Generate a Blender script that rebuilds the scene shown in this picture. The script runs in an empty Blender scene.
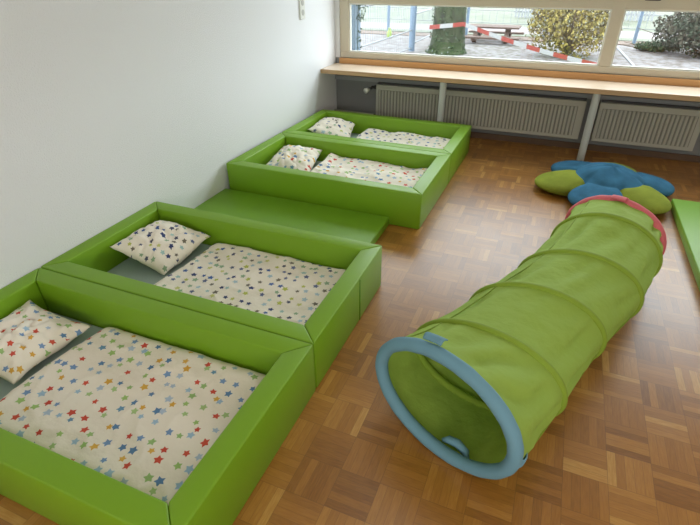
import bpy, bmesh, math, random
from mathutils import Vector, Matrix, noise
random.seed(7)
PI = math.pi
sc = bpy.context.scene
C = sc.collection

# ---------------------------------------------------------------- materials
def nt(name):
    m = bpy.data.materials.new(name); m.use_nodes = True
    t = m.node_tree; b = t.nodes['Principled BSDF']
    return m, t, b, t.nodes, t.links

def bump(t, b, scale, strength, dist=0.01, coord='Object', detail=3, vec=None):
    N, Lk = t.nodes, t.links
    if vec is None:
        tc = N.new('ShaderNodeTexCoord'); vec = tc.outputs[coord]
    n = N.new('ShaderNodeTexNoise'); n.inputs['Scale'].default_value = scale; n.inputs['Detail'].default_value = detail
    Lk.new(vec, n.inputs['Vector'])
    bp = N.new('ShaderNodeBump'); bp.inputs['Strength'].default_value = strength; bp.inputs['Distance'].default_value = dist
    Lk.new(n.outputs['Fac'], bp.inputs['Height']); Lk.new(bp.outputs['Normal'], b.inputs['Normal'])
    return n

def plain(name, col, rough=.6, bscale=0, bstr=.2, var=.0, vscale=8, spec=.5, metal=0, bdist=.002):
    m, t, b, N, Lk = nt(name)
    b.inputs['Base Color'].default_value = (*col, 1)
    b.inputs['Roughness'].default_value = rough
    b.inputs['Specular IOR Level'].default_value = spec
    b.inputs['Metallic'].default_value = metal
    if bscale: bump(t, b, bscale, bstr, bdist)
    if var:
        tc = N.new('ShaderNodeTexCoord'); n = N.new('ShaderNodeTexNoise')
        n.inputs['Scale'].default_value = vscale; n.inputs['Detail'].default_value = 4
        Lk.new(tc.outputs['Object'], n.inputs['Vector'])
        r = N.new('ShaderNodeValToRGB')
        r.color_ramp.elements[0].position = .3; r.color_ramp.elements[1].position = .7
        r.color_ramp.elements[0].color = (*[c * (1 - var) for c in col], 1)
        r.color_ramp.elements[1].color = (*[min(1, c * (1 + var)) for c in col], 1)
        Lk.new(n.outputs['Fac'], r.inputs['Fac']); Lk.new(r.outputs['Color'], b.inputs['Base Color'])
    return m

def ramp_noise(name, cols, scale, rough=.9, detail=6, stretch=(1, 1, 1), lo=.3, hi=.7, bstr=0):
    m, t, b, N, Lk = nt(name)
    tc = N.new('ShaderNodeTexCoord'); mp = N.new('ShaderNodeMapping'); mp.inputs['Scale'].default_value = stretch
    Lk.new(tc.outputs['Object'], mp.inputs['Vector'])
    n = N.new('ShaderNodeTexNoise'); n.inputs['Scale'].default_value = scale; n.inputs['Detail'].default_value = detail
    Lk.new(mp.outputs['Vector'], n.inputs['Vector'])
    r = N.new('ShaderNodeValToRGB'); e = r.color_ramp.elements
    while len(e) < len(cols): e.new(.5)
    for i, c in enumerate(cols):
        e[i].position = lo + (hi - lo) * i / (len(cols) - 1); e[i].color = (*c, 1)
    Lk.new(n.outputs['Fac'], r.inputs['Fac']); Lk.new(r.outputs['Color'], b.inputs['Base Color'])
    b.inputs['Roughness'].default_value = rough
    if bstr: bump(t, b, scale * 2, bstr, .01)
    return m

def M_(N, Lk, op, a, b=None, c=None):
    n = N.new('ShaderNodeMath'); n.operation = op
    for i, v in enumerate((a, b, c)):
        if v is None: continue
        if isinstance(v, (int, float)): n.inputs[i].default_value = v
        else: Lk.new(v, n.inputs[i])
    return n.outputs[0]

def star_cloth(name, palette, base, scale=18.5, seed=0.0):
    """cream cotton printed with scattered five-pointed stars (UV in metres)"""
    m, t, b, N, Lk = nt(name)
    tc = N.new('ShaderNodeTexCoord'); mp = N.new('ShaderNodeMapping')
    mp.inputs['Location'].default_value = (seed, seed * .7, 0)
    Lk.new(tc.outputs['UV'], mp.inputs['Vector']); uv = mp.outputs['Vector']
    v = N.new('ShaderNodeTexVoronoi'); v.voronoi_dimensions = '2D'; v.feature = 'F1'
    v.inputs['Scale'].default_value = scale; v.inputs['Randomness'].default_value = .72
    Lk.new(uv, v.inputs['Vector'])
    sub = N.new('ShaderNodeVectorMath'); sub.operation = 'SUBTRACT'
    Lk.new(uv, sub.inputs[0]); Lk.new(v.outputs['Position'], sub.inputs[1])
    sx = N.new('ShaderNodeSeparateXYZ'); Lk.new(sub.outputs[0], sx.inputs[0])
    x = M_(N, Lk, 'MULTIPLY', sx.outputs[0], scale); y = M_(N, Lk, 'MULTIPLY', sx.outputs[1], scale)
    col = N.new('ShaderNodeSeparateColor'); Lk.new(v.outputs['Color'], col.inputs[0])
    rho = M_(N, Lk, 'SQRT', M_(N, Lk, 'ADD', M_(N, Lk, 'MULTIPLY', x, x), M_(N, Lk, 'MULTIPLY', y, y)))
    ang = M_(N, Lk, 'ADD', M_(N, Lk, 'ARCTAN2', y, x), M_(N, Lk, 'MULTIPLY', col.outputs[0], 6.2832))
    k = 2 * PI / 5
    a = M_(N, Lk, 'ABSOLUTE', M_(N, Lk, 'SUBTRACT', M_(N, Lk, 'FLOORED_MODULO', ang, k), k / 2))
    rin = .55; s36, c36 = math.sin(PI / 5), math.cos(PI / 5)
    nx, ny = rin * s36, 1 - rin * c36; cc = rin * s36
    val = M_(N, Lk, 'ADD', M_(N, Lk, 'MULTIPLY', M_(N, Lk, 'MULTIPLY', rho, M_(N, Lk, 'COSINE', a)), nx / cc),
             M_(N, Lk, 'MULTIPLY', M_(N, Lk, 'MULTIPLY', rho, M_(N, Lk, 'SINE', a)), ny / cc))
    R = M_(N, Lk, 'ADD', M_(N, Lk, 'MULTIPLY', M_(N, Lk, 'POWER', col.outputs[2], 1.3), .12), .235)
    inside = M_(N, Lk, 'LESS_THAN', val, R)
    rp = N.new('ShaderNodeValToRGB'); rp.color_ramp.interpolation = 'CONSTANT'
    e = rp.color_ramp.elements
    while len(e) < len(palette): e.new(.5)
    for i, c in enumerate(palette):
        e[i].position = i / len(palette); e[i].color = (*c, 1)
    Lk.new(col.outputs[1], rp.inputs['Fac'])
    mx = N.new('ShaderNodeMix'); mx.data_type = 'RGBA'
    Lk.new(inside, mx.inputs[0]); mx.inputs[6].default_value = (*base, 1); Lk.new(rp.outputs['Color'], mx.inputs[7])
    Lk.new(mx.outputs[2], b.inputs['Base Color'])
    b.inputs['Roughness'].default_value = .95; b.inputs['Specular IOR Level'].default_value = .15
    bump(t, b, 22, .35, .012, 'UV', 4)
    return m

def parquet(name):
    m, t, b, N, Lk = nt(name)
    S = .131
    tc = N.new('ShaderNodeTexCoord'); sp = N.new('ShaderNodeSeparateXYZ'); Lk.new(tc.outputs['Object'], sp.inputs[0])
    X = M_(N, Lk, 'DIVIDE', M_(N, Lk, 'SUBTRACT', sp.outputs[0], 2.371 - S * 30), S)
    Y = M_(N, Lk, 'DIVIDE', M_(N, Lk, 'SUBTRACT', sp.outputs[1], .628 - S * 30), S)
    cx = M_(N, Lk, 'FLOOR', X); cy = M_(N, Lk, 'FLOOR', Y)
    fx = M_(N, Lk, 'FRACT', X); fy = M_(N, Lk, 'FRACT', Y)
    par = M_(N, Lk, 'FLOORED_MODULO', M_(N, Lk, 'ADD', cx, cy), 2)   # 0: slats run along y
    def mix(f, a, c):
        n = N.new('ShaderNodeMix'); n.data_type = 'FLOAT'
        Lk.new(f, n.inputs[0]); Lk.new(a, n.inputs[2]); Lk.new(c, n.inputs[3]); return n.outputs[0]
    across = mix(par, fx, fy); along = mix(par, fy, fx)
    s5 = M_(N, Lk, 'MULTIPLY', across, 5); si = M_(N, Lk, 'FLOOR', s5); sf = M_(N, Lk, 'FRACT', s5)
    cv = N.new('ShaderNodeCombineXYZ'); Lk.new(cx, cv.inputs[0]); Lk.new(cy, cv.inputs[1]); Lk.new(si, cv.inputs[2])
    wn = N.new('ShaderNodeTexWhiteNoise'); wn.noise_dimensions = '3D'; Lk.new(cv.outputs[0], wn.inputs['Vector'])
    cv2 = N.new('ShaderNodeCombineXYZ'); Lk.new(cx, cv2.inputs[0]); Lk.new(cy, cv2.inputs[1])
    wn2 = N.new('ShaderNodeTexWhiteNoise'); wn2.noise_dimensions = '3D'; Lk.new(cv2.outputs[0], wn2.inputs['Vector'])
    gv = N.new('ShaderNodeCombineXYZ')
    Lk.new(M_(N, Lk, 'ADD', M_(N, Lk, 'MULTIPLY', across, 26), M_(N, Lk, 'MULTIPLY', wn.outputs['Value'], 91)), gv.inputs[0])
    Lk.new(M_(N, Lk, 'ADD', M_(N, Lk, 'MULTIPLY', along, 3), M_(N, Lk, 'MULTIPLY', cx, 7)), gv.inputs[1])
    Lk.new(M_(N, Lk, 'MULTIPLY', cy, 5), gv.inputs[2])
    g = N.new('ShaderNodeTexNoise'); g.inputs['Scale'].default_value = 1.0; g.inputs['Detail'].default_value = 4
    Lk.new(gv.outputs[0], g.inputs['Vector'])
    f = M_(N, Lk, 'ADD', M_(N, Lk, 'ADD', M_(N, Lk, 'MULTIPLY', wn.outputs['Value'], .24), M_(N, Lk, 'MULTIPLY', M_(N, Lk, 'GREATER_THAN', wn.outputs['Value'], .92), .13)), M_(N, Lk, 'MULTIPLY', g.outputs['Fac'], .42))
    f = M_(N, Lk, 'ADD', f, M_(N, Lk, 'MULTIPLY', wn2.outputs['Value'], .22))
    r = N.new('ShaderNodeValToRGB'); e = r.color_ramp.elements
    tones = [(.12, (.19, .072, .011)), (.38, (.315, .130, .021)), (.56, (.385, .170, .031)), (.72, (.46, .225, .047)), (.95, (.60, .36, .11))]
    while len(e) < len(tones): e.new(.5)
    for i, (p_, c) in enumerate(tones): e[i].position = p_; e[i].color = (*c, 1)
    Lk.new(f, r.inputs['Fac'])
    # joints
    edge = M_(N, Lk, 'MINIMUM', M_(N, Lk, 'MINIMUM', fx, M_(N, Lk, 'SUBTRACT', 1, fx)), M_(N, Lk, 'MINIMUM', fy, M_(N, Lk, 'SUBTRACT', 1, fy)))
    e1 = M_(N, Lk, 'LESS_THAN', edge, .008)
    e2 = M_(N, Lk, 'LESS_THAN', M_(N, Lk, 'MINIMUM', sf, M_(N, Lk, 'SUBTRACT', 1, sf)), .025)
    j = M_(N, Lk, 'MULTIPLY', M_(N, Lk, 'MAXIMUM', e1, e2), .45)
    mx = N.new('ShaderNodeMix'); mx.data_type = 'RGBA'
    Lk.new(j, mx.inputs[0]); Lk.new(r.outputs['Color'], mx.inputs[6]); mx.inputs[7].default_value = (.12, .05, .015, 1)
    Lk.new(mx.outputs[2], b.inputs['Base Color'])
    n2 = N.new('ShaderNodeTexNoise'); n2.inputs['Scale'].default_value = 5; Lk.new(tc.outputs['Object'], n2.inputs['Vector'])
    mr = N.new('ShaderNodeMapRange'); mr.inputs[3].default_value = .27; mr.inputs[4].default_value = .36
    Lk.new(n2.outputs['Fac'], mr.inputs[0]); Lk.new(mr.outputs[0], b.inputs['Roughness'])
    b.inputs['Specular IOR Level'].default_value = .8
    bp = N.new('ShaderNodeBump'); bp.inputs['Strength'].default_value = .12; bp.inputs['Distance'].default_value = .002
    Lk.new(f, bp.inputs['Height']); Lk.new(bp.outputs['Normal'], b.inputs['Normal'])
    return m

def thin_cloth(name, col, trans=.3, bscale=60):
    m, t, b, N, Lk = nt(name)
    out = N['Material Output']
    b.inputs['Base Color'].default_value = (*col, 1); b.inputs['Roughness'].default_value = .75
    b.inputs['Specular IOR Level'].default_value = .25
    bump(t, b, 24, .45, .012, detail=4)
    tr = N.new('ShaderNodeBsdfTranslucent'); tr.inputs['Color'].default_value = (*col, 1)
    mx = N.new('ShaderNodeMixShader'); mx.inputs[0].default_value = trans
    Lk.new(b.outputs[0], mx.inputs[1]); Lk.new(tr.outputs[0], mx.inputs[2]); Lk.new(mx.outputs[0], out.inputs['Surface'])
    return m

def glass(name):
    m, t, b, N, Lk = nt(name)
    out = N['Material Output']
    tr = N.new('ShaderNodeBsdfTransparent'); tr.inputs['Color'].default_value = (.97, .99, .98, 1)
    gl = N.new('ShaderNodeBsdfGlossy'); gl.inputs['Roughness'].default_value = .02
    mx = N.new('ShaderNodeMixShader'); mx.inputs[0].default_value = .05
    Lk.new(tr.outputs[0], mx.inputs[1]); Lk.new(gl.outputs[0], mx.inputs[2]); Lk.new(mx.outputs[0], out.inputs['Surface'])
    return m

def tape_mat(name):
    m, t, b, N, Lk = nt(name)
    tc = N.new('ShaderNodeTexCoord'); sp = N.new('ShaderNodeSeparateXYZ'); Lk.new(tc.outputs['UV'], sp.inputs[0])
    f = M_(N, Lk, 'LESS_THAN', M_(N, Lk, 'FRACT', M_(N, Lk, 'DIVIDE', sp.outputs[0], .48)), .5)
    mx = N.new('ShaderNodeMix'); mx.data_type = 'RGBA'; Lk.new(f, mx.inputs[0])
    mx.inputs[6].default_value = (.24, .24, .235, 1); mx.inputs[7].default_value = (.19, .022, .012, 1)
    Lk.new(mx.outputs[2], b.inputs['Base Color']); b.inputs['Roughness'].default_value = .5
    return m

def beech(name, c1, c2, rough):
    return ramp_noise(name, [c1, c2], 6, rough=rough, stretch=(.6, 14, 14))

MAT = dict(
    wall=plain('woodchip_white_paint', (.80, .80, .815), .85, 170, .7, bdist=.004),
    niche=plain('grey_niche_paint', (.30, .31, .31), .85, 90, .15),  # white wall trim, greyed to carry the shade under the ledge
    niche_dark=plain('shaded_niche_paint', (.22, .225, .22), .85, 90, .15),  # white wall below the window, its shadow put into the colour
    ceiling=plain('ceiling_white', (.8, .8, .78), .9, 60, .1),
    floor=parquet('oak_mosaic_parquet'),
    green=plain('green_leatherette', (.185, .36, .013), .42, 420, .12, spec=.45, bdist=.001),
    green_mat=plain('mat_green_leatherette', (.175, .36, .016), .42, 420, .12, spec=.45, bdist=.001),
    zip=plain('dark_green_seam', (.1, .25, .012), .6, 200, .1),
    mattress=plain('pale_blue_mattress_cover', (.36, .45, .43), .8, 300, .15),
    sleeve=thin_cloth('lime_nylon', (.36, .52, .09), .2),
    hoop=plain('lime_hoop_band', (.235, .345, .035), .7, 90, .3, spec=.25),  # sleeve lime darkened to include the shadows along the ridges
    rim_blue=plain('sky_blue_rim_fabric', (.155, .315, .40), .75, 70, .35, spec=.25),
    rim_pink=plain('pink_rim_fabric', (.66, .15, .17), .7, 70, .3, spec=.25),
    tie=plain('brown_red_tie', (.28, .05, .03), .8, 50, .2),
    petal_blue=plain('blue_plush', (.045, .15, .25), .95, 90, .5, var=.22, vscale=9, spec=.1),
    petal_green=plain('green_plush', (.24, .285, .04), .95, 90, .5, var=.16, vscale=9, spec=.1),
    frame=plain('cream_window_frame', (.62, .55, .42), .5, 30, .05),
    ledge=beech('beech_ledge', (.72, .57, .42), (.77, .63, .49), .25),  # beech paled so the board top carries the window sheen
    edge=beech('beech_edge', (.45, .28, .14), (.52, .34, .18), .45),
    upstand=beech('beech_upstand', (.55, .27, .09), (.62, .33, .12), .5),
    post=plain('white_steel_post', (.52, .54, .51), .4, 20, .03),
    radiator=plain('radiator_enamel', (.42, .41, .34), .45, 20, .03),
    groove=plain('radiator_groove', (.22, .215, .18), .6, 20, .03),
    grille=plain('radiator_grille', (.05, .05, .05), .6, 20, .03),
    baseboard=plain('brown_baseboard', (.11, .06, .03), .5, 30, .05),
    white=plain('white_plastic', (.72, .72, .66), .4, 20, .02),
    socket_dark=plain('socket_recess', (.45, .44, .40), .5, 20, .02),
    knob=plain('bright_white_plastic', (.9, .9, .88), .35, 20, .01),
    dark=plain('dark_metal', (.05, .045, .04), .5, 20, .02),
    glass=glass('window_glass'),
    steel=plain('galvanised_steel', (0.108, 0.152, 0.208), .5, 40, .05),
    column=plain('blue_grey_column', (0.104, 0.152, 0.2), .7, 30, .1),
    ground=ramp_noise('yard_gravel_leaves', [(.055, .040, .030), (.105, .092, .085), (.15, .14, .142)], 9, detail=9, lo=.35, hi=.62, bstr=.2),
    lawn=ramp_noise('pale_winter_lawn', [(0.0544, 0.0653, 0.0354), (0.0898, 0.0979, 0.0653), (0.114, 0.109, 0.087)], 3),
    path=ramp_noise('pinkish_path', [(0.13, 0.111, 0.111), (0.161, 0.139, 0.136)], 4),
    leaflitter=ramp_noise('leaf_litter', [(0.04, 0.02, 0.012), (0.1, 0.06, 0.04), (0.144, 0.128, 0.104)], 14),
    bark=ramp_noise('mossy_bark', [(0.00875, 0.0077, 0.0049), (0.021, 0.0315, 0.00875), (0.0385, 0.0455, 0.021)], 9, stretch=(1, 1, .5), bstr=.6),
    ivy=ramp_noise('ivy_leaf', [(.010, .022, .007), (.035, .065, .02)], 20),
    moss_light=plain('pale_lichen', (0.2, 0.22, 0.2), .9, 20, .1),
    bush_y=ramp_noise('autumn_leaf', [(.03, .02, .008), (.10, .07, .018), (.27, .215, .05), (.11, .095, .03), (.06, .05, .025)], 6, detail=8),
    bush_g=ramp_noise('dark_shrub_leaf', [(0.0104, 0.0156, 0.0078), (0.0234, 0.0338, 0.0156), (0.0442, 0.0338, 0.0234), (0.052, 0.0572, 0.0312)], 5, detail=8),
    twig=plain('twig_brown', (.09, .06, .04), .9, 30, .2),
    table=ramp_noise('weathered_brown_wood', [(0.06, 0.035, 0.025), (0.11, 0.07, 0.055)], 5, stretch=(1, 8, 8)),
    tape=tape_mat('barrier_tape'),
    picket=plain('white_picket_paint', (0.226, 0.232, 0.234), .7, 20, .05),
    yellowgreen=plain('yellow_green_plastic', (0.193, 0.252, 0.042), .5, 20, .05),
    pole=plain('pale_grey_pole', (0.168, 0.176, 0.184), .5, 20, .05),
)
PAL_A = [(.60, .09, .06), (.70, .40, .07), (.20, .33, .55), (.34, .52, .20), (.12, .24, .42), (.62, .10, .06), (.44, .54, .66), (.36, .55, .18), (.36, .52, .66), (.16, .32, .46), (.72, .44, .09), (.40, .56, .24)]
PAL_B = [(.05, .07, .18), (.48, .52, .12), (.36, .54, .52), (.19, .17, .13), (.07, .14, .36), (.30, .44, .28), (.40, .54, .62), (.09, .10, .16), (.14, .17, .30), (.60, .60, .22)]
BASE_A = (.86, .80, .685)
MAT['cloth_A'] = star_cloth('cream_cotton_red_yellow_blue_stars', PAL_A, BASE_A, 20, 0)
MAT['cloth_B'] = star_cloth('cream_cotton_navy_lime_stars', PAL_B, BASE_A, 20.5, 3.3)
MAT['cloth_C'] = star_cloth('cream_cotton_orange_green_stars', PAL_A, BASE_A, 18.0, 7.1)
MAT['cloth_D'] = star_cloth('cream_cotton_dark_stars', PAL_B, BASE_A, 18.0, 11.7)

# ---------------------------------------------------------------- mesh helpers
def add_box(bm, x0, x1, y0, y1, z0, z1, M=None):
    vs = [bm.verts.new((x, y, z)) for z in (z0, z1) for y in (y0, y1) for x in (x0, x1)]
    if M: 
        for v in vs: v.co = M @ v.co
    for f in ((0, 2, 3, 1), (4, 5, 7, 6), (0, 1, 5, 4), (2, 6, 7, 3), (0, 4, 6, 2), (1, 3, 7, 5)):
        bm.faces.new([vs[i] for i in f])
    return vs

def add_prism(bm, poly, z0, z1):
    lo = [bm.verts.new((x, y, z0)) for x, y in poly]; hi = [bm.verts.new((x, y, z1)) for x, y in poly]
    n = len(poly); bm.faces.new(lo[::-1]); bm.faces.new(hi)
    for i in range(n): bm.faces.new([lo[i], lo[(i + 1) % n], hi[(i + 1) % n], hi[i]])

def add_tube(bm, pts, r, seg=12, closed=False, caps=True):
    pts = [Vector(p) for p in pts]; n = len(pts); rings = []
    rr = r if isinstance(r, (list, tuple)) else [r] * n
    up = None
    for i, p in enumerate(pts):
        if closed: d = pts[(i + 1) % n] - pts[i - 1]
        else: d = pts[min(i + 1, n - 1)] - pts[max(i - 1, 0)]
        d.normalize()
        if up is None: up = Vector((0, 0, 1)) if abs(d.z) < .9 else Vector((1, 0, 0))
        a = d.cross(up).normalized(); bb = a.cross(d).normalized(); up = bb
        rings.append([bm.verts.new(p + (a * math.cos(2 * PI * k / seg) + bb * math.sin(2 * PI * k / seg)) * rr[i]) for k in range(seg)])
    m = n if closed else n - 1
    for i in range(m):
        A, B = rings[i], rings[(i + 1) % n]
        for k in range(seg): bm.faces.new([A[k], A[(k + 1) % seg], B[(k + 1) % seg], B[k]])
    if caps and not closed:
        bm.faces.new(rings[0][::-1]); bm.faces.new(rings[-1])

def add_lathe(bm, prof, center=(0, 0, 0), seg=24):
    c = Vector(center)
    rings = [[bm.verts.new(c + Vector((r * math.cos(2 * PI * k / seg), r * math.sin(2 * PI * k / seg), z))) for k in range(seg)] for r, z in prof]
    for A, B in zip(rings, rings[1:]):
        for k in range(seg): bm.faces.new([A[k], A[(k + 1) % seg], B[(k + 1) % seg], B[k]])
    bm.faces.new(rings[0][::-1]); bm.faces.new(rings[-1])

def bevel(bm, w, seg=2, angle=None):
    bmesh.ops.recalc_face_normals(bm, faces=bm.faces)
    ed = [e for e in bm.edges if angle is None or (len(e.link_faces) == 2 and e.calc_face_angle(0) > angle)]
    bmesh.ops.bevel(bm, geom=ed, offset=w, segments=seg, profile=.5, affect='EDGES', clamp_overlap=True)

def obj(name, bm, mat, parent=None, smooth=False, local=False, recalc=True):
    """one mesh object; under a parent the given world coordinates are taken relative to the parent's base"""
    if parent is not None and not local:
        inv = (Matrix.Translation(parent.location) @ parent.rotation_euler.to_matrix().to_4x4()).inverted()
        if parent.parent is not None:
            g = parent.parent
            inv = (Matrix.Translation(g.location) @ g.rotation_euler.to_matrix().to_4x4() @ Matrix.Translation(parent.location)).inverted()
        bmesh.ops.transform(bm, matrix=inv, verts=bm.verts)
    if recalc: bmesh.ops.recalc_face_normals(bm, faces=bm.faces)
    me = bpy.data.meshes.new(name); bm.to_mesh(me); bm.free()
    me.materials.append(mat)
    if smooth:
        for p in me.polygons: p.use_smooth = True
    o = bpy.data.objects.new(name, me); C.objects.link(o)
    if parent is not None: o.parent = parent
    return o

def sharp(o, ang=40):
    me = o.data; bm = bmesh.new(); bm.from_mesh(me)
    for e in bm.edges:
        e.smooth = not (len(e.link_faces) == 2 and e.calc_face_angle(0) > math.radians(ang))
    for f in bm.faces: f.smooth = True
    bm.to_mesh(me); bm.free(); return o

def tag(o, label=None, cat=None, group=None, kind=None):
    if label: o['label'] = label
    if cat: o['category'] = cat
    if group: o['group'] = group
    if kind: o['kind'] = kind
    return o

def thing(name, label, cat, loc=(0, 0, 0), rotz=0, group=None):
    o = bpy.data.objects.new(name, None); C.objects.link(o)
    o.location = loc; o.rotation_euler = (0, 0, rotz); o.empty_display_size = .1
    return tag(o, label, cat, group)

def boxbm(*boxes, bw=0, seg=2):
    bm = bmesh.new()
    for b_ in boxes: add_box(bm, *b_)
    if bw: bevel(bm, bw, seg)
    return bm

def struct(name, bm, mat, parent=None, smooth=False):
    o = obj(name, bm, mat, parent, smooth)
    if parent is None: o['kind'] = 'structure'
    return o

def clamp(v, a, b_): return max(a, min(b_, v))

# ---------------------------------------------------------------- room shell
L = 3.948; XR = 4.4; YB = -2.6; ZC = 2.05
struct('floor', boxbm((-.1, XR + .1, YB - .1, L + .1, -.1, 0)), MAT['floor'])
struct('ceiling', boxbm((-.1, XR + .1, YB - .1, L + .12, ZC, ZC + .1)), MAT['ceiling'])
struct('wall_left', boxbm((-.1, 0, YB, L + .12, 0, ZC)), MAT['wall'])
struct('wall_right', boxbm((XR, XR + .1, YB, L + .12, 0, ZC)), MAT['wall'])
struct('wall_back', boxbm((-.1, XR + .1, YB - .1, YB, 0, ZC)), MAT['wall'])
ZS = .563
struct('wall_window', boxbm((0, .045, L, L + .12, .612, ZC), (.045, XR, L, L + .12, 1.93, ZC)), MAT['wall'])
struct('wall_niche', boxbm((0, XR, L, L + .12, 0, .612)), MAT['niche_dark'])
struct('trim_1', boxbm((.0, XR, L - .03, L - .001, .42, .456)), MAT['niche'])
struct('baseboard_window', boxbm((0, XR, L - .014, L - .001, 0, .05)), MAT['baseboard'])

# window: frame and panes
wf = bmesh.new()
Y0, Y1 = L + .005, L + .075
for b_ in ((.045, XR, Y0, Y1, .612, .664), (.045, .135, Y0 + .001, Y1, .664, 1.93), (2.255, 2.340, Y0 + .001, Y1, .664, 1.93), (4.31, XR, Y0 + .001, Y1, .664, 1.93),
           (.135, 4.31, Y0 + .002, Y1, 1.062, 1.165), (.135, 4.31, Y0 + .002, Y1, 1.86, 1.93)):
    add_box(wf, *b_)
bevel(wf, .006, 2)
win = struct('window_1', wf, MAT['frame'])
for (x0, x1) in ((.135, 2.255), (2.340, 4.31)):
    for (z0, z1) in ((.664, 1.062), (1.165, 1.86)):
        obj('pane', boxbm((x0, x1, L + .036, L + .042, z0, z1)), MAT['glass'], win)
        rb = bmesh.new(); w = .011
        for b_ in ((x0, x1, Y0 + .012, L + .034, z0, z0 + w), (x0, x1, Y0 + .012, L + .034, z1 - w, z1), (x0, x0 + w, Y0 + .012, L + .034, z0 + w, z1 - w), (x1 - w, x1, Y0 + .012, L + .034, z0 + w, z1 - w)):
            add_box(rb, *b_)
        obj('glazing_bead', rb, MAT['white'], win)
hb = boxbm((2.45, 2.55, L - .022, L + .006, 1.122, 1.138), bw=.004)
obj('handle', hb, MAT['dark'], win)

# ---------------------------------------------------------------- window ledge
lt = thing('window_ledge', 'long beech ledge below the window, held up by round white posts', 'ledge', (2.0, L - .17, 0))
YL = L - .34
obj('board', boxbm((.002, XR - .002, YL, L - .001, ZS - .036, ZS), bw=.004), MAT['ledge'], lt)
obj('front_edge', boxbm((.002, XR - .002, YL - .003, YL - .0005, ZS - .036, ZS - .001)), MAT['edge'], lt)['label'] = 'tan front edge strip'
obj('upstand', boxbm((.046, XR - .002, L - .022, L - .001, ZS, .6115), bw=.002), MAT['upstand'], lt, ).__setitem__('label', 'orange wooden upstand strip')
for x in (1.109, 2.278):
    b_ = bmesh.new(); add_tube(b_, [(x, YL + .045, 0), (x, YL + .045, ZS - .036)], .028, 20)
    sharp(obj('post', b_, MAT['post'], lt))

# ---------------------------------------------------------------- radiators
def radiator(x0, x1, label):
    t = thing('radiator', label, 'radiator', ((x0 + x1) / 2, L - .06, .1), 0, 'white panel radiators')
    z0, z1, yf, yb = .105, .415, L - .105, L - .045
    obj('panel', boxbm((x0, x1, yf + .008, yb, z0, z1), bw=.004), MAT['radiator'], t)
    rb = bmesh.new(); gb = bmesh.new(); pitch = .030; n = int((x1 - x0 - .05) / pitch)
    for k in range(n):
        xa = x0 + .025 + k * pitch
        add_box(rb, xa + .006, xa + pitch - .006, yf - .001, yf + .009, z0 + .03, z1 - .045)
    bevel(rb, .004, 2)
    obj('front_ribs', rb, MAT['radiator'], t)
    obj('front_grooves', boxbm((x0 + .025, x0 + .025 + n * pitch, yf + .0055, yf + .0075, z0 + .03, z1 - .045)), MAT['groove'], t)
    obj('top_grille', boxbm((x0 + .006, x1 - .006, yf + .03, yb - .006, z1 - .002, z1 + .014)), MAT['grille'], t)  # grille, its black also standing in for the shadow band above the radiator
    for xx in (x0 + .15, x1 - .15): obj('wall_bracket', boxbm((xx - .02, xx + .02, yb, L - .001, z0 + .06, z1 - .04)), MAT['dark'], t)
    return t, z0, z1, yf, yb
r1, z0, z1, yf, yb = radiator(.445, 2.235, 'long ribbed radiator with a white valve knob, left of the second ledge post')
pb = bmesh.new(); add_tube(pb, [(.43, L - .075, .385), (.40, L - .075, .385), (.385, L - .075, .37)], .012, 10); add_tube(pb, [(.447, L - .075, .385), (.42, L - .075, .385)], .017, 10)
obj('valve', pb, MAT['dark'], r1, True)
kb = bmesh.new(); add_tube(kb, [(.362, L - .085, .362), (.352, L - .125, .356)], [.020, .024], 16)
obj('valve_knob', kb, MAT['knob'], r1, True)
pb = bmesh.new(); add_tube(pb, [(.445, L - .075, .125), (.42, L - .06, .125), (.004, L - .06, .135)], .01, 10)
obj('pipe', pb, MAT['radiator'], r1, True)
kb = bmesh.new(); add_tube(kb, [(.444, L - .075, .125), (.42, L - .075, .125)], .017, 12)
obj('valve', kb, MAT['dark'], r1, True)
radiator(2.335, 3.06, 'short ribbed radiator right of the second ledge post, behind the flower cushion')

# wall socket plate
st = thing('socket_plate', 'white double socket plate high on the left wall near the window', 'socket', (0, 3.3, 1.06))
obj('plate', boxbm((.0005, .012, 3.262, 3.345, .99, 1.15), bw=.004), MAT['white'], st)
for z in (1.036, 1.105):
    b_ = bmesh.new(); add_tube(b_, [(.0122, 3.303, z), (.0145, 3.303, z)], .022, 20)
    sharp(obj('socket', b_, MAT['socket_dark'], st))

# ---------------------------------------------------------------- foam beds
LX, DD, TH, HH = 1.362, .745, .081, .233
def puff(bm, amt, sc_=3.0):
    for v in bm.verts:
        n = noise.noise_vector(v.co * sc_)
        v.co += n * amt
def bolster_bm(poly):
    bm = bmesh.new(); add_prism(bm, poly, 0, HH)
    bevel(bm, .007, 3)
    return bm
bed0 = thing('foam_bed', '', 'bed', (0, 0, 0), 0, 'green foam frame beds along the left wall')
g = .0005
for poly in ([(0, 0), (LX, 0), (LX - TH, TH), (TH, TH)], [(TH, DD - TH), (LX - TH, DD - TH), (LX, DD), (0, DD)]):
    o = sharp(obj('long_bolster', bolster_bm(poly), MAT['green'], bed0, local=True), 50)
for poly in ([(0, g), (TH, TH + g), (TH, DD - TH - g), (0, DD - g)], [(LX, g), (LX, DD - g), (LX - TH, DD - TH - g), (LX - TH, TH + g)]):
    o = sharp(obj('short_bolster', bolster_bm(poly), MAT['green'], bed0, local=True), 50)

def copy_tree(o, parent=None):
    c = o.copy(); C.objects.link(c)
    if parent is not None: c.parent = parent
    for ch in list(o.children):
        copy_tree(ch, c)
    return c

MT = .075
m0 = obj('mattress', boxbm((TH + .002, LX - TH - .002, TH + .002, DD - TH - .002, 0, MT), bw=.012, seg=3), MAT['mattress'], None)
sharp(m0, 50)
m0['category'] = 'mattress'; m0['group'] = 'mattresses in the foam beds'

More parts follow.
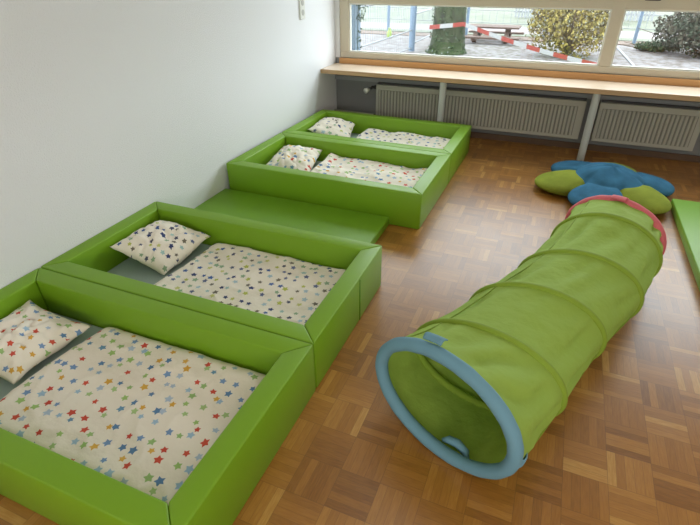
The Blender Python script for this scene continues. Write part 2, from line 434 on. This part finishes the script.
RC = math.radians(-.74)
beds = dict(A=((.003, -.108, 0), 0), B=((.003, .6405, 0), 0), C=((.024, 2.036, 0), RC), D=((.024 - math.sin(RC) * .7465, 2.036 + .7465, 0), RC))
blabel = dict(A='nearest green foam bed at the lower left, quilt with red and yellow stars',
              B='second green foam bed from the front, with navy and lime starred bedding',
              C='green foam bed just beyond the low mat, red and green starred bedding',
              D='farthest green foam bed, beside the radiator under the window')
mlabel = dict(A='grey-blue mattress inside the nearest green foam bed', B='grey-blue mattress inside the second foam bed, showing beside the pillow',
              C='grey-blue mattress inside the foam bed just beyond the low mat', D='grey-blue mattress inside the farthest foam bed by the radiator')
BO = {}
for i, k in enumerate('ABCD'):
    o = bed0 if i == 0 else copy_tree(bed0)
    o.location, o.rotation_euler = beds[k][0], (0, 0, beds[k][1]); o['label'] = blabel[k]
    q = m0 if i == 0 else copy_tree(m0)
    q.location, q.rotation_euler = (beds[k][0][0], beds[k][0][1], .0015), (0, 0, beds[k][1]); q['label'] = mlabel[k]
    BO[k] = o
sb = bmesh.new(); add_tube(sb, [(LX + .0005, DD * .60, .004), (LX + .0005, DD * .60, HH - .012)], .0035, 8)
obj('zip_seam', sb, MAT['zip'], BO['B'], True, local=True)

# ---------------------------------------------------------------- bedding
def bed_local(k, x, y):
    (bx, by, _), a = beds[k]
    dx, dy = x - bx, y - by
    return dx * math.cos(a) + dy * math.sin(a), -dx * math.sin(a) + dy * math.cos(a)
def bed_world(k, x, y):
    (bx, by, _), a = beds[k]
    return bx + x * math.cos(a) - y * math.sin(a), by + x * math.sin(a) + y * math.cos(a)

def quilt(k, x0, label, thick=.042, seed=0, lift=0.0, amp=.010, skew=0):
    """quilt in bed-local coords from x0 to the foot end"""
    x1 = LX - TH - .006; y0, y1 = TH + .006, DD - TH - .006
    NX, NY = 96, 72; zb = MT + .0035
    bm = bmesh.new(); uvl = bm.loops.layers.uv.new('UVMap')
    top = []; bot = []
    for j in range(NY + 1):
        rt_, rb_ = [], []
        v = j / NY
        for i in range(NX + 1):
            u = i / NX
            y = y0 + (y1 - y0) * v
            xs = x0 + skew * (v - .5) + .008 * math.sin(v * 7 + seed)
            x = xs + (x1 - xs) * u
            eu = clamp(min(u, 1 - u) * (x1 - x0) / .05, 0, 1); ev = clamp(min(v, 1 - v) * (y1 - y0) / .05, 0, 1)
            e = math.sqrt(max(0, 1 - (1 - eu) ** 2)) * math.sqrt(max(0, 1 - (1 - ev) ** 2))
            p = Vector((x * 5 + seed, y * 5, seed))
            w = noise.noise(p) * amp + noise.noise(p * 2.7) * amp * .5
            w += (1 - abs(noise.noise(Vector((x * 9 + y * 4, y * 7 - x * 3, seed + 5))))) ** 6 * amp * .55
            w += lift * math.exp(-((u) / .12) ** 2) * (0.4 + .6 * v)
            z = zb + .006 + (thick + w) * (.12 + .88 * e)
            ins = .008 * (1 - e)
            rt_.append(bm.verts.new((x, y, max(z, zb + .004)))); rb_.append(bm.verts.new((x, y, zb)))
        top.append(rt_); bot.append(rb_)
    for j in range(NY):
        for i in range(NX):
            f = bm.faces.new([top[j][i], top[j][i + 1], top[j + 1][i + 1], top[j + 1][i]])
            f2 = bm.faces.new([bot[j][i], bot[j + 1][i], bot[j + 1][i + 1], bot[j][i + 1]])
    for i in range(NX):
        bm.faces.new([bot[0][i], bot[0][i + 1], top[0][i + 1], top[0][i]])
        bm.faces.new([top[NY][i], top[NY][i + 1], bot[NY][i + 1], bot[NY][i]])
    for j in range(NY):
        bm.faces.new([top[j][0], top[j + 1][0], bot[j + 1][0], bot[j][0]])
        bm.faces.new([bot[j][NX], bot[j + 1][NX], top[j + 1][NX], top[j][NX]])
    for f in bm.faces:
        for l in f.loops: l[uvl].uv = (l.vert.co.x + (l.vert.co.z - zb) * .3, l.vert.co.y)
    o = obj('quilt', bm, MAT['cloth_' + k], None, True)
    o.location = beds[k][0]; o.rotation_euler = (0, 0, beds[k][1])
    return tag(o, label, 'quilt', 'starred quilts in the foam beds')

quilt('A', .425, 'cream quilt with red, yellow and blue stars in the nearest foam bed', seed=1.3, skew=.03, amp=.010)
quilt('B', .438, 'cream quilt with navy and lime stars in the second foam bed', seed=4.2, thick=.042, amp=.010, skew=.045)
quilt('C', .478, 'cream quilt with red and orange stars in the bed beyond the low mat', seed=8.8, thick=.058, lift=.025, amp=.016, skew=-.05)
quilt('D', .475, 'cream quilt with dark stars in the farthest foam bed by the radiator', seed=12.4, thick=.056, lift=.010, amp=.012)

def pillow(k, corners, thick, label, seed=0, dent=.0, pinch=.09):
    """corners: back-left, back-right, front-right, front-left (world); clamped inside the bed walls"""
    c = [Vector(p) for p in corners]
    N = 44; bm = bmesh.new(); uvl = bm.loops.layers.uv.new('UVMap')
    su = (c[1] - c[0]).length; sv = (c[3] - c[0]).length
    def P(i, j, side):
        u, v = i / N, j / N
        a, b_ = 2 * u - 1, 2 * v - 1
        u2 = .5 + .5 * a * (1 - pinch * (1 - b_ * b_)); v2 = .5 + .5 * b_ * (1 - pinch * (1 - a * a))
        p = (c[0] * (1 - u2) + c[1] * u2) * (1 - v2) + (c[3] * (1 - u2) + c[2] * u2) * v2
        e1, e2 = 1 - abs(a) ** 2.2, 1 - abs(b_) ** 2.2
        prof = (max(0, e1 * e2)) ** .55
        q = Vector((a * 2.2 + seed, b_ * 2.2, side * .3))
        w = noise.noise(q) * .24 + noise.noise(q * 2.3) * .14 - .22 * (1 - abs(noise.noise(q * 1.3 + Vector((3, 7, 0))))) ** 8
        r_ = math.atan2(b_, a)
        w += .16 * math.sin(r_ * 9 + seed + 2 * noise.noise(q)) * (a * a + b_ * b_) * .5
        w -= dent * math.exp(-((a - .1) ** 2 + (b_ - .3) ** 2) / .15)
        h = thick * .5 * prof * (1 + w)
        n = (c[1] - c[0]).cross(c[3] - c[0]).normalized()
        if n.z < 0: n = -n
        p = p + n * (h if side > 0 else -h) + Vector((0, 0, .012 * noise.noise(q * 1.4 + Vector((9, 0, 0))) * (1 - prof)))
        lx, ly = bed_local(k, p.x, p.y)
        lx = clamp(lx, TH + .004, LX); ly = clamp(ly, TH + .004, DD - TH - .004)
        x, y = bed_world(k, lx, ly)
        return Vector((x, y, max(p.z, MT + .004 + (.003 if side > 0 else 0))))
    g1 = [[bm.verts.new(P(i, j, 1)) for i in range(N + 1)] for j in range(N + 1)]
    g2 = [[(g1[j][i] if i in (0, N) or j in (0, N) else bm.verts.new(P(i, j, -1))) for i in range(N + 1)] for j in range(N + 1)]
    for j in range(N):
        for i in range(N):
            for gg, off in ((g1, 0), (g2, 2.0)):
                f = bm.faces.new([gg[j][i], gg[j][i + 1], gg[j + 1][i + 1], gg[j + 1][i]])
                for l, (du, dv) in zip(f.loops, ((0, 0), (1, 0), (1, 1), (0, 1))):
                    l[uvl].uv = (off + (i + du) / N * su * 1.05, (j + dv) / N * sv * 1.05 + seed)
    bmesh.ops.recalc_face_normals(bm, faces=bm.faces)
    o = obj('pillow', bm, MAT['cloth_' + k], None, True)
    return tag(o, label, 'pillow', 'starred pillows in the foam beds')

pillow('A', [(.09, .50, .165), (.425, .50, .125), (.405, .165, .115), (.09, .13, .16)], .125, 'cream pillow with red and blue stars, cut by the left edge', seed=2.1)
pillow('B', [(.105, 1.285, .175), (.445, 1.275, .155), (.405, .945, .095), (.115, .925, .205)], .135, 'cream pillow with navy stars tilted in the second foam bed', seed=5.5, dent=.2, pinch=.045)
pillow('C', [(.14, 2.62, .18), (.445, 2.67, .17), (.505, 2.29, .105), (.17, 2.23, .135)], .14, 'plump cream pillow with faint stars in the bed beyond the low mat', seed=9.4, pinch=.05)
pillow('D', [(.135, 3.40, .205), (.41, 3.42, .165), (.50, 3.06, .10), (.125, 3.04, .19)], .11, 'cream pillow with dark stars in the farthest foam bed', seed=14.2, pinch=.05)

# ---------------------------------------------------------------- floor mats
mt = obj('floor_mat', boxbm((.004, 1.197, 1.40, 2.018, 0, .056), bw=.007, seg=3), MAT['green_mat'], None); sharp(mt, 50)
tag(mt, 'low green mat lying between the second and third foam beds', 'mat', 'thin green foam mats')
mt = obj('floor_mat', boxbm((2.822, 3.50, 1.45, 2.945, 0, .056), bw=.007, seg=3), MAT['green_mat'], None); sharp(mt, 50)
tag(mt, 'green mat at the right edge, beside the flower cushion', 'mat', 'thin green foam mats')

# ---------------------------------------------------------------- play tunnel
RX, RZ = .262, .208
st_ = [  # x, y, heading of the ring axis
    (1.846, .547, 1.150, .270, .211), (1.942, .797, 1.352, .266, .172), (2.079, 1.113, 1.46, .250, .171), (2.231, 1.435, 1.47, .246, .172), (2.343, 1.785, 1.36, .236, .186), (2.391, 1.99, 1.16, .236, .188)]
def cr(i, t):
    g4 = [st_[clamp(i + d, 0, len(st_) - 1)] for d in (-1, 0, 1, 2)]
    return tuple(.5 * (2 * b_ + (c - a) * t + (2 * a - 5 * b_ + 4 * c - d) * t * t + (3 * b_ - a - 3 * c + d) * t ** 3) for a, b_, c, d in zip(*g4))
def ring_pt(s, ang, kx=1, kz=1, cz=None):
    x, y, th, rx, rz = s; sx, sy = -math.sin(th), math.cos(th)
    cz = rz + .004
    c = math.cos(ang) * rx * kx
    return Vector((x - sx * c, y - sy * c, cz + math.sin(ang) * rz * kz))
tun = thing('play_tunnel', 'lime green fabric crawl tunnel with a blue front rim and a pink far rim', 'tunnel', (2.1, 1.2, 0))
bm = bmesh.new(); NS, NA = 14, 120; rings = []
for i in range(len(st_) - 1):
    for q in range(NS + (i == len(st_) - 2)):
        t = q / NS; s = cr(i, t); sag = math.sin(PI * t)
        row = []
        for a in range(NA):
            an = 2 * PI * a / NA
            n0 = noise.noise(Vector((math.cos(an) * 2, math.sin(an) * 2, i * 3 + t * 1.2)))
            mask = clamp(.55 + 1.3 * noise.noise(Vector((math.cos(an) * 1.4, math.sin(an) * 1.4, i * 2.7 + 40 + t))), .1, 1.2)
            rid = math.sin(an * 12 + t * (5.0 - i) + i * 1.7 + 3.0 * n0)
            fold = (.5 - .5 * rid) ** 1.5 * .085 * mask
            fold += noise.noise(Vector((math.cos(an) * 4.5 + t * 3, math.sin(an) * 4.5 - t * 3, i * 5 + t * 2.5))) * .020
            kk = 1 - (.006 + fold * 1.25) * sag
            p = ring_pt(s, an, kk, kk)
            if p.z < .004: p.z = .004
            row.append(bm.verts.new(p))
        rings.append(row)
for A_, B_ in zip(rings, rings[1:]):
    for a in range(NA): bm.faces.new([A_[a], A_[(a + 1) % NA], B_[(a + 1) % NA], B_[a]])
obj('fabric_sleeve', bm, MAT['sleeve'], tun, True)
for an in (2.25, -.2):
    for i in range(len(st_) - 1):
        b_ = bmesh.new(); add_tube(b_, [ring_pt(cr(i, q / 8), an, 1 - .012 * math.sin(PI * q / 8), 1 - .012 * math.sin(PI * q / 8)) for q in range(9)], .0028, 6)
        obj('seam', b_, MAT['hoop'], tun, True)
for i in (1, 2, 3, 4):
    b_ = bmesh.new(); add_tube(b_, [ring_pt(st_[i], 2 * PI * a / 96, .985, .985) for a in range(96)], .0145, 10, closed=True)
    for v in b_.verts: v.co.z = max(v.co.z, .001)
    obj('hoop_band', b_, MAT['hoop'], tun, True)
def rim(s, mat, r):
    b_ = bmesh.new()
    pts = [ring_pt(s, 2 * PI * a / 110, .93, .92) for a in range(110)]
    add_tube(b_, pts, [r * (1 + .10 * noise.noise(Vector((math.cos(a * .057) * 5, math.sin(a * .057) * 5, r * 90)))) for a in range(110)], 14, closed=True)
    for v in b_.verts: v.co.z = max(v.co.z, .001)
    return obj('end_rim', b_, mat, tun, True)
rim(st_[0], MAT['rim_blue'], .022)['label'] = 'sky blue padded front rim'
rim(st_[-1], MAT['rim_pink'], .026)['label'] = 'pink padded far rim'
def strap(s, ang, w, ln, off, mat, name, back=1, lift=.012):
    """small cloth tab lying along the sleeve just behind a rim"""
    b_ = bmesh.new(); d = Vector((math.cos(s[2]), math.sin(s[2]), 0)) * back
    g_ = []
    for i in range(9):
        u = i / 8; row = []
        for j in range(9):
            v = j / 8 - .5
            a = ang + v * w / RX
            k_ = 1 + (lift + .010 * math.sin(PI * u) ) / RX
            row.append(ring_pt(s, a, k_, k_) + d * (off + ln * u))
        g_.append(row)
    lo = [[b_.verts.new(p) for p in row] for row in g_]
    cen = Vector((s[0], s[1], RZ))
    hi = [[b_.verts.new(p + (p - cen).normalized() * .004) for p in row] for row in g_]
    for i in range(8):
        for j in range(8):
            b_.faces.new([lo[i][j], lo[i][j + 1], lo[i + 1][j + 1], lo[i + 1][j]]); b_.faces.new([hi[i][j], hi[i + 1][j], hi[i + 1][j + 1], hi[i][j + 1]])
    for i in range(8):
        for j in (0, 8): b_.faces.new([lo[i][j], lo[i + 1][j], hi[i + 1][j], hi[i][j]])
        for j in (0, 8): b_.faces.new([lo[j][i], lo[j][i + 1], hi[j][i + 1], hi[j][i]])
    return obj(name, b_, mat, tun, True)
TABS = True
strap(st_[0], 1.80, .062, .034, .006, MAT['rim_blue'], 'tab')['label'] = 'blue cloth tab on the front rim'
strap(st_[0], -.12, .05, .04, .004, MAT['rim_blue'], 'tab', 1, -.008)['label'] = 'blue cloth tab on the front rim'
strap(st_[-1], 1.62, .07, .05, -.012, MAT['rim_pink'], 'tab', -1)['label'] = 'pink cloth tab on the far rim'
strap(st_[-1], -.35, .05, .05, -.01, MAT['tie'], 'tie', 1, -.004)['label'] = 'dark red tie at the far end'
b_ = bmesh.new()
p0 = ring_pt(st_[0], -1.35, .90, .90)
d0 = Vector((math.cos(1.152), math.sin(1.152), 0)); s0 = Vector((math.sin(1.152), -math.cos(1.152), 0))
add_tube(b_, [p0 - s0 * .05 + d0 * .03, p0 - s0 * .03 + d0 * .04 + Vector((0, 0, .01)), p0 + d0 * .045 + Vector((0, 0, .014)), p0 + s0 * .035 + d0 * .04 + Vector((0, 0, .008)), p0 + s0 * .05 + d0 * .03], [.006, .014, .015, .013, .006], 10)
obj('folded_tie', b_, MAT['rim_blue'], tun, True)['label'] = 'blue cloth tie lying inside the front rim'

# ---------------------------------------------------------------- flower cushion
FC = Vector((2.44, 3.05, 0)); FR = .49; F0 = math.radians(196)
fl = thing('flower_cushion', 'big blue and green flower shaped floor cushion near the window', 'cushion', FC)
def fl_r(th):
    c = abs(math.cos(3 * (th - F0)))
    return FR * (.69 + .31 * c ** .8) * (1 - .065 * (1 + math.cos(th - .87))) 
def fl_h(th, rho):     # rho 0..1 of the outline
    H = .062 + .014 * noise.noise(Vector((math.cos(th) * 1.5, math.sin(th) * 1.5, rho * 2)))
    h = H * (max(0, 1 - rho ** 3.2)) ** .5
    seam = abs(math.cos(3 * (th - F0)))         # small at the boundaries between petals
    if rho > .4: h *= 1 - .30 * math.exp(-(seam / .22) ** 2) * clamp((rho - .4) / .3, 0, 1)
    rs = rho * fl_r(th)
    h -= .014 * math.exp(-((rs - .215) / .025) ** 2)
    h += .075 * math.exp(-(rs / .19) ** 2)
    return max(h, 0)
def fl_pt(th, r, side):
    R_ = fl_r(th); rho = min(1, r / R_); h = fl_h(th, rho)
    z = .05 + h if side > 0 else max(.001, .05 - min(h, .049))
    return FC + Vector((r * math.cos(th), r * math.sin(th), z))
HEX = .215
def panel(t0, t1, r0f, r1f, nth, nr, name, mat, close):
    b_ = bmesh.new(); G = {}
    for side in (1, -1):
        for i in range(nth + 1):
            th = t0 + (t1 - t0) * i / nth
            a, c = r0f(th), r1f(th)
            for j in range(nr + 1):
                t = 1 - (1 - j / nr) ** 1.7
                G[side, i, j] = b_.verts.new(fl_pt(th, a + (c - a) * t, side))
    for side in (1, -1):
        for i in range(nth):
            for j in range(nr):
                f = [G[side, i, j], G[side, i + 1, j], G[side, i + 1, j + 1], G[side, i, j + 1]]
                b_.faces.new(f)
    if close:
        pass
    bmesh.ops.remove_doubles(b_, verts=b_.verts, dist=.0004)
    return obj(name, b_, mat, fl, True)
hexr = lambda th: HEX * (1 + .0 * th)
panel(0, 2 * PI, lambda t: .0, hexr, 72, 10, 'centre_panel', MAT['petal_blue'], False)
for k in range(6):
    tc_ = F0 + k * PI / 3
    green = k % 2 == 0
    o = panel(tc_ - PI / 6, tc_ + PI / 6, hexr, fl_r, 24, 14, 'petal', MAT['petal_green' if green else 'petal_blue'], True)
    o['label'] = 'olive green petal' if green else 'blue petal'

# ---------------------------------------------------------------- outside
ZG = -.15
struct('ground', boxbm((-14, 16, L + .2, 12.3, ZG - .1, ZG)), MAT['ground'])
struct('garden_path', boxbm((-16, 18, 12.3, 14.2, ZG - .1, ZG + .01)), MAT['path'])
struct('lawn', boxbm((-22, 24, 14.2, 45, ZG - .1, ZG)), MAT['lawn'])
struct('leaf_litter_strip', boxbm((-14, 16, 11.75, 12.3, ZG, ZG + .012)), MAT['leaflitter'])
struct('grass_verge', boxbm((-14, 16, 12.3, 12.75, ZG, ZG + .022)), MAT['lawn'])

def leaves(bm, n, fn, s0, s1):
    for _ in range(n):
        p, nrm = fn(); s = random.uniform(s0, s1)
        a = Vector((random.gauss(0, 1), random.gauss(0, 1), random.gauss(0, 1))).normalized()
        d = (nrm + a * .9).normalized(); t = d.orthogonal().normalized(); t.rotate(Matrix.Rotation(random.uniform(0, 6.28), 3, d)); u = d.cross(t)
        bm.faces.new([bm.verts.new(p + q) for q in (-t * s, u * s * .5, t * s, -u * s * .5)])

# column with ivy
cb = boxbm((-.03, .098, 4.20, 4.34, ZG, 2.1), bw=.004)
col = obj('column', cb, MAT['column'], None); tag(col, 'blue-grey column just outside the left end of the window', 'column')
iv = bmesh.new()
def ivf():
    z = random.choice([random.uniform(.9, 1.2), random.uniform(.9, 1.05), random.uniform(.55, 1.2)])
    return Vector((.104 + abs(random.gauss(0, .022)) * (1.6 if z > .88 else .5), 4.27 + random.uniform(-.07, .06), z)), Vector((1, -1, 0)).normalized()
leaves(iv, 130, ivf, .008, .018)
b_ = iv; add_tube(b_, [(.103, 4.26, ZG), (.104, 4.25, .5), (.103, 4.26, .9), (.12, 4.25, 1.25)], .003, 6)
tag(obj('climbing_ivy', iv, MAT['ivy'], None, recalc=False), 'dark leafy climber hanging beside the blue-grey column', 'plant')

# fence panels
def fence(name, A, B, zs, zt, label, cat='fence', mesh_gap=.09, posts=(0, 1), rp=.028, rr=.012, group=None):
    A, B = Vector(A), Vector(B); t = thing(name, label, cat, ((A.x + B.x) / 2, (A.y + B.y) / 2, ZG), 0, group)
    for p in posts:
        P_ = A.lerp(B, p); b_ = bmesh.new(); add_tube(b_, [(P_.x, P_.y, ZG), (P_.x, P_.y, zt)], rp, 12); sharp(obj('post', b_, MAT['steel'], t))
    for z in zs:
        b_ = bmesh.new(); add_tube(b_, [(A.x, A.y, z), (B.x, B.y, z)], rr, 8); sharp(obj('rail', b_, MAT['pole'], t))
    b_ = bmesh.new(); n = max(2, int((B - A).length / mesh_gap))
    for k in range(1, n):
        P_ = A.lerp(B, k / n); add_tube(b_, [(P_.x, P_.y, min(zs)), (P_.x, P_.y, max(zs))], .0022, 4)
    tag(obj('wire_mesh', b_, MAT['steel'], t), kind='stuff')
    return t
fence('metal_fence', (-1.02, 6.9, 0), (-.83, 9.54, 0), (.228, .79, ZG + .06), 1.2, 'galvanised fence panel running away from the window, left of the thick fence post', posts=(0, 1), rp=.06, rr=.013)
fence('metal_gate', (-.83, 9.72, 0), (-.80, 11.6, 0), (-.02, .5), 1.1, 'narrow galvanised gate seen edge-on left of the tree trunk', 'gate', posts=(1,), rp=.075, rr=.014)
t = fence('wire_fence', (-6.0, 12.55, 0), (6.5, 11.75, 0), (.14, .40), .62, 'low wire fence along the far path, with thin posts', 'fence', mesh_gap=.16, posts=(.3, .46, .60, .7455, .9), rp=.035, rr=.006)

# tree
tr = thing('tree', 'thick mossy tree trunk with red and white tape around it', 'tree', (-.14, 9.6, ZG))
b_ = bmesh.new()
prof = [(.39, ZG), (.345, ZG + .08), (.315, ZG + .3), (.30, .6), (.31, 1.5), (.28, 2.6), (.22, 3.6)]
SEG = 40; rows = []
zz = [ZG + (3.6 - ZG) * (i / 60) ** 1.4 for i in range(61)]
def tr_r(z):
    for (r0, a), (r1, c) in zip(prof, prof[1:]):
        if a <= z <= c: return r0 + (r1 - r0) * (z - a) / (c - a)
    return prof[-1][0]
for z in zz:
    rows.append([b_.verts.new((-.14 + math.cos(q * 2 * PI / SEG) * rr_, 9.6 + math.sin(q * 2 * PI / SEG) * rr_, z)) for q in range(SEG)
                 for rr_ in [tr_r(z) * (1 + .07 * noise.noise(Vector((math.cos(q * 2 * PI / SEG) * 2.5, math.sin(q * 2 * PI / SEG) * 2.5, z * 1.2))))]])
for A_, B_ in zip(rows, rows[1:]):
    for q in range(SEG): b_.faces.new([A_[q], A_[(q + 1) % SEG], B_[(q + 1) % SEG], B_[q]])
b_.faces.new(rows[-1]); b_.faces.new(rows[0][::-1])
obj('trunk', b_, MAT['bark'], tr, True)
for k, (dx, dy, dz) in enumerate(((-1.3, .4, 1.6), (1.2, -.3, 1.9), (.2, 1.2, 2.2), (-.4, -.9, 2.0))):
    b_ = bmesh.new(); s = Vector((-.14, 9.6, 3.2)); e = s + Vector((dx, dy, dz))
    add_tube(b_, [s, s.lerp(e, .4) + Vector((0, 0, .15)), s.lerp(e, .75), e], [.17, .12, .08, .03], 10)
    obj('branch', b_, MAT['bark'], tr, True)
iv = bmesh.new()
def trf():
    z = ZG + random.random() ** 1.6 * 1.6; a = random.uniform(PI, 2 * PI); r = tr_r(z) + random.uniform(.005, .03)
    return Vector((-.14 + math.cos(a) * r, 9.6 + math.sin(a) * r, z)), Vector((math.cos(a), math.sin(a), 0))
leaves(iv, 420, trf, .015, .034)
obj('ivy', iv, MAT['ivy'], tr, recalc=False)
iv = bmesh.new()
leaves(iv, 45, trf, .015, .03)
tag(obj('lichen', iv, MAT['moss_light'], tr, recalc=False), kind='stuff')

# barrier tape: round the trunk, then down to the right
tb = bmesh.new(); uvl = tb.loops.layers.uv.new('UVMap')
pts = []
for p in ((-.44, 9.30, .315), (-.30, 9.225, .335), (-.14, 9.195, .355), (.05, 9.22, .375), (.19, 9.28, .39)): pts.append(Vector(p))
end = Vector((2.72, 8.66, ZG + .04)); s = pts[-1].copy()
for k in range(1, 25):
    u = k / 24; p = s.lerp(end, u); p.z -= .05 * math.sin(PI * u); pts.append(p)
ds = 0; prev = None; W_ = .036
for i, p in enumerate(pts):
    if i: ds += (p - pts[i - 1]).length
    a, c = tb.verts.new(p + Vector((0, 0, W_))), tb.verts.new(p - Vector((0, 0, W_)))
    if prev:
        f = tb.faces.new([prev[0], prev[1], c, a])
        for l in f.loops: l[uvl].uv = (prev[2] if l.vert in prev[:2] else ds, 0)
    prev = (a, c, ds)
tag(obj('barrier_tape', tb, MAT['tape'], None), 'red and white striped barrier tape strung from the tree trunk', 'tape')

# picnic table
pt = thing('picnic_table', 'low brown wooden picnic table with benches beyond the barrier tape', 'table', (.47, 11.45, ZG))
b_ = bmesh.new()
for k in range(4): add_box(b_, -.08, 1.02, 11.2 + k * .13, 11.2 + k * .13 + .115, .125, .16)
obj('tabletop', b_, MAT['table'], pt)
for y in (10.86, 11.88):
    b_ = bmesh.new()
    for k in range(2): add_box(b_, -.14, 1.08, y + k * .1, y + k * .1 + .085, -.045, -.01)
    obj('bench', b_, MAT['table'], pt)
for x in (.12, .78):
    for s in (-1, 1):
        b_ = bmesh.new(); Mx = Matrix.Translation((x, 11.45 + s * .2, -.01)) @ Matrix.Rotation(s * .75, 4, 'X')
        add_box(b_, -.045, .045, -.03, .03, -.17, .17, Mx)
        obj('leg', b_, MAT['table'], pt)
    b_ = bmesh.new(); add_box(b_, x - .03, x + .03, 10.88, 12.04, -.09, -.048); obj('cross_bar', b_, MAT['table'], pt)

# bushes
def bush(name, label, c, rx, ry, h, n, s0, s1, mat, group=None):
    t = thing(name, label, 'bush', (c[0], c[1], ZG), 0, group)
    bm = bmesh.new()
    def fn():
        d = Vector((random.gauss(0, 1), random.gauss(0, 1), random.gauss(0, .8))).normalized()
        k = .35 + .65 * random.random() ** .5
        lump = 1 + .22 * noise.noise(d * 2.3 + Vector((c[0], 0, 0)))
        z = ZG + h * .47 + d.z * h * .53 * k * lump
        return Vector((c[0] + d.x * rx * k * lump, c[1] + d.y * ry * k * lump, max(ZG + .02, z))), d
    leaves(bm, n, fn, s0, s1)
    obj('foliage', bm, mat, t, recalc=False)
    bm = bmesh.new()
    for _ in range(26):
        d = Vector((random.gauss(0, .6), random.gauss(0, .6), random.uniform(.5, 1)))
        add_tube(bm, [(c[0], c[1], ZG), (c[0] + d.x * rx * .4, c[1] + d.y * ry * .4, ZG + h * .4 * d.z), (c[0] + d.x * rx, c[1] + d.y * ry, ZG + h * .85 * d.z)], [.018, .011, .004], 5)
    obj('stems', bm, MAT['twig'], t)
    return t
bush('yellow_bush', 'large yellow-brown autumn bush outside, left of the window mullion', (2.04, 9.9, 0), .80, .62, 1.35, 6500, .02, .042, MAT['bush_y'])
bush('dark_bush', 'dark green and reddish shrub outside behind the right window pane', (4.5, 10.7, 0), 1.0, .7, .98, 6500, .025, .05, MAT['bush_g'])
bush('ground_shrub', 'low dark green creeping shrub at the foot of the dark bush', (3.62, 11.1, 0), .42, .3, .17, 900, .02, .04, MAT['ivy'])

# picket fence far behind
pk = thing('picket_fence', 'white picket fence far behind the bushes', 'fence', (2.4, 17, ZG))
for k in range(42):
    x = .35 + k * .092
    b_ = bmesh.new(); add_prism(b_, [(x, ZG), (x + .06, ZG), (x + .06, .42), (x + .03, .47), (x, .42)], 17.0, 17.02)
    for v in b_.verts: v.co = Vector((v.co.x, v.co.z, v.co.y))
    obj('picket', b_, MAT['picket'], pk)
for z in (-.02, .28):
    b_ = boxbm((.3, 4.25, 17.022, 17.04, z, z + .05)); obj('rail', b_, MAT['picket'], pk)

# small things in the yard
bt = thing('bottle', 'small yellow-green bottle standing in the yard by the fence', 'bottle', (-1.85, 11.2, ZG))
b_ = bmesh.new(); add_lathe(b_, [(.052, ZG), (.06, ZG + .02), (.06, ZG + .13), (.03, ZG + .17), (.025, ZG + .185)], (-1.85, 11.2, 0), 16); sharp(obj('body', b_, MAT['yellowgreen'], bt))
b_ = bmesh.new(); add_lathe(b_, [(.03, ZG + .185), (.03, ZG + .215)], (-1.85, 11.2, 0), 16); sharp(obj('cap', b_, MAT['yellowgreen'], bt))
b_ = bmesh.new(); add_tube(b_, [(2.97, 11.28, ZG + .012), (3.12, 9.1, ZG + .012)], .02, 10)
tag(sharp(obj('metal_pole', b_, MAT['pole'], None)), 'pale metal pole lying on the ground outside the right pane', 'pole')

# ---------------------------------------------------------------- light
w = bpy.data.worlds.new('overcast_sky'); sc.world = w; w.use_nodes = True
bg = w.node_tree.nodes['Background']; bg.inputs['Color'].default_value = (.86, .93, 1.0, 1); bg.inputs['Strength'].default_value = 7.0
def area(name, loc, rot, sx, sy, e, col=(1, 1, 1), portal=False):
    l = bpy.data.lights.new(name, 'AREA'); l.shape = 'RECTANGLE'; l.size = sx; l.size_y = sy; l.energy = e; l.color = col
    if portal: l.cycles.is_portal = True
    o = bpy.data.objects.new(name, l); C.objects.link(o); o.location = loc; o.rotation_euler = rot; return o
area('window_portal', (2.2, L + .13, 1.27), (math.radians(-90), 0, 0), 4.3, 1.32, 1, portal=True)
area('ceiling_light', (1.6, 1.6, ZC - .03), (0, 0, 0),   .5, 1.4, 3, (1, .96, .88))  # added fill under the ceiling, no fixture there
area('ceiling_light', (3.0, -.6, ZC - .03), (0, 0, 0), 1.4, .6, 7, (1, .94, .84))  # second added fill, behind the camera
area('rear_window_light', (2.6, YB + .03, 1.25), (math.radians(90), 0, 0), 3.0, .9, 38, (1, .97, .92))

# ---------------------------------------------------------------- camera
cam = bpy.data.cameras.new('camera'); co = bpy.data.objects.new('camera', cam); C.objects.link(co)
cam.sensor_fit = 'HORIZONTAL'; cam.sensor_width = 36; cam.lens = 36 * 478.386 / 700; cam.clip_start = .02; cam.clip_end = 200
pi_, ya, ro = (math.radians(v) for v in (-32.204, -22.619, -.496))
f = Vector((math.sin(ya) * math.cos(pi_), math.cos(ya) * math.cos(pi_), math.sin(pi_)))
r = f.cross(Vector((0, 0, 1))).normalized(); u = r.cross(f)
r2 = r * math.cos(ro) + u * math.sin(ro); u2 = -r * math.sin(ro) + u * math.cos(ro)
co.matrix_world = Matrix(((r2.x, u2.x, -f.x, 1.979), (r2.y, u2.y, -f.y, -.493), (r2.z, u2.z, -f.z, 1.377), (0, 0, 0, 1)))
sc.camera = co
sc.view_settings.view_transform = 'Standard'
sc.view_settings.look = 'None'
sc.view_settings.exposure = 0.15
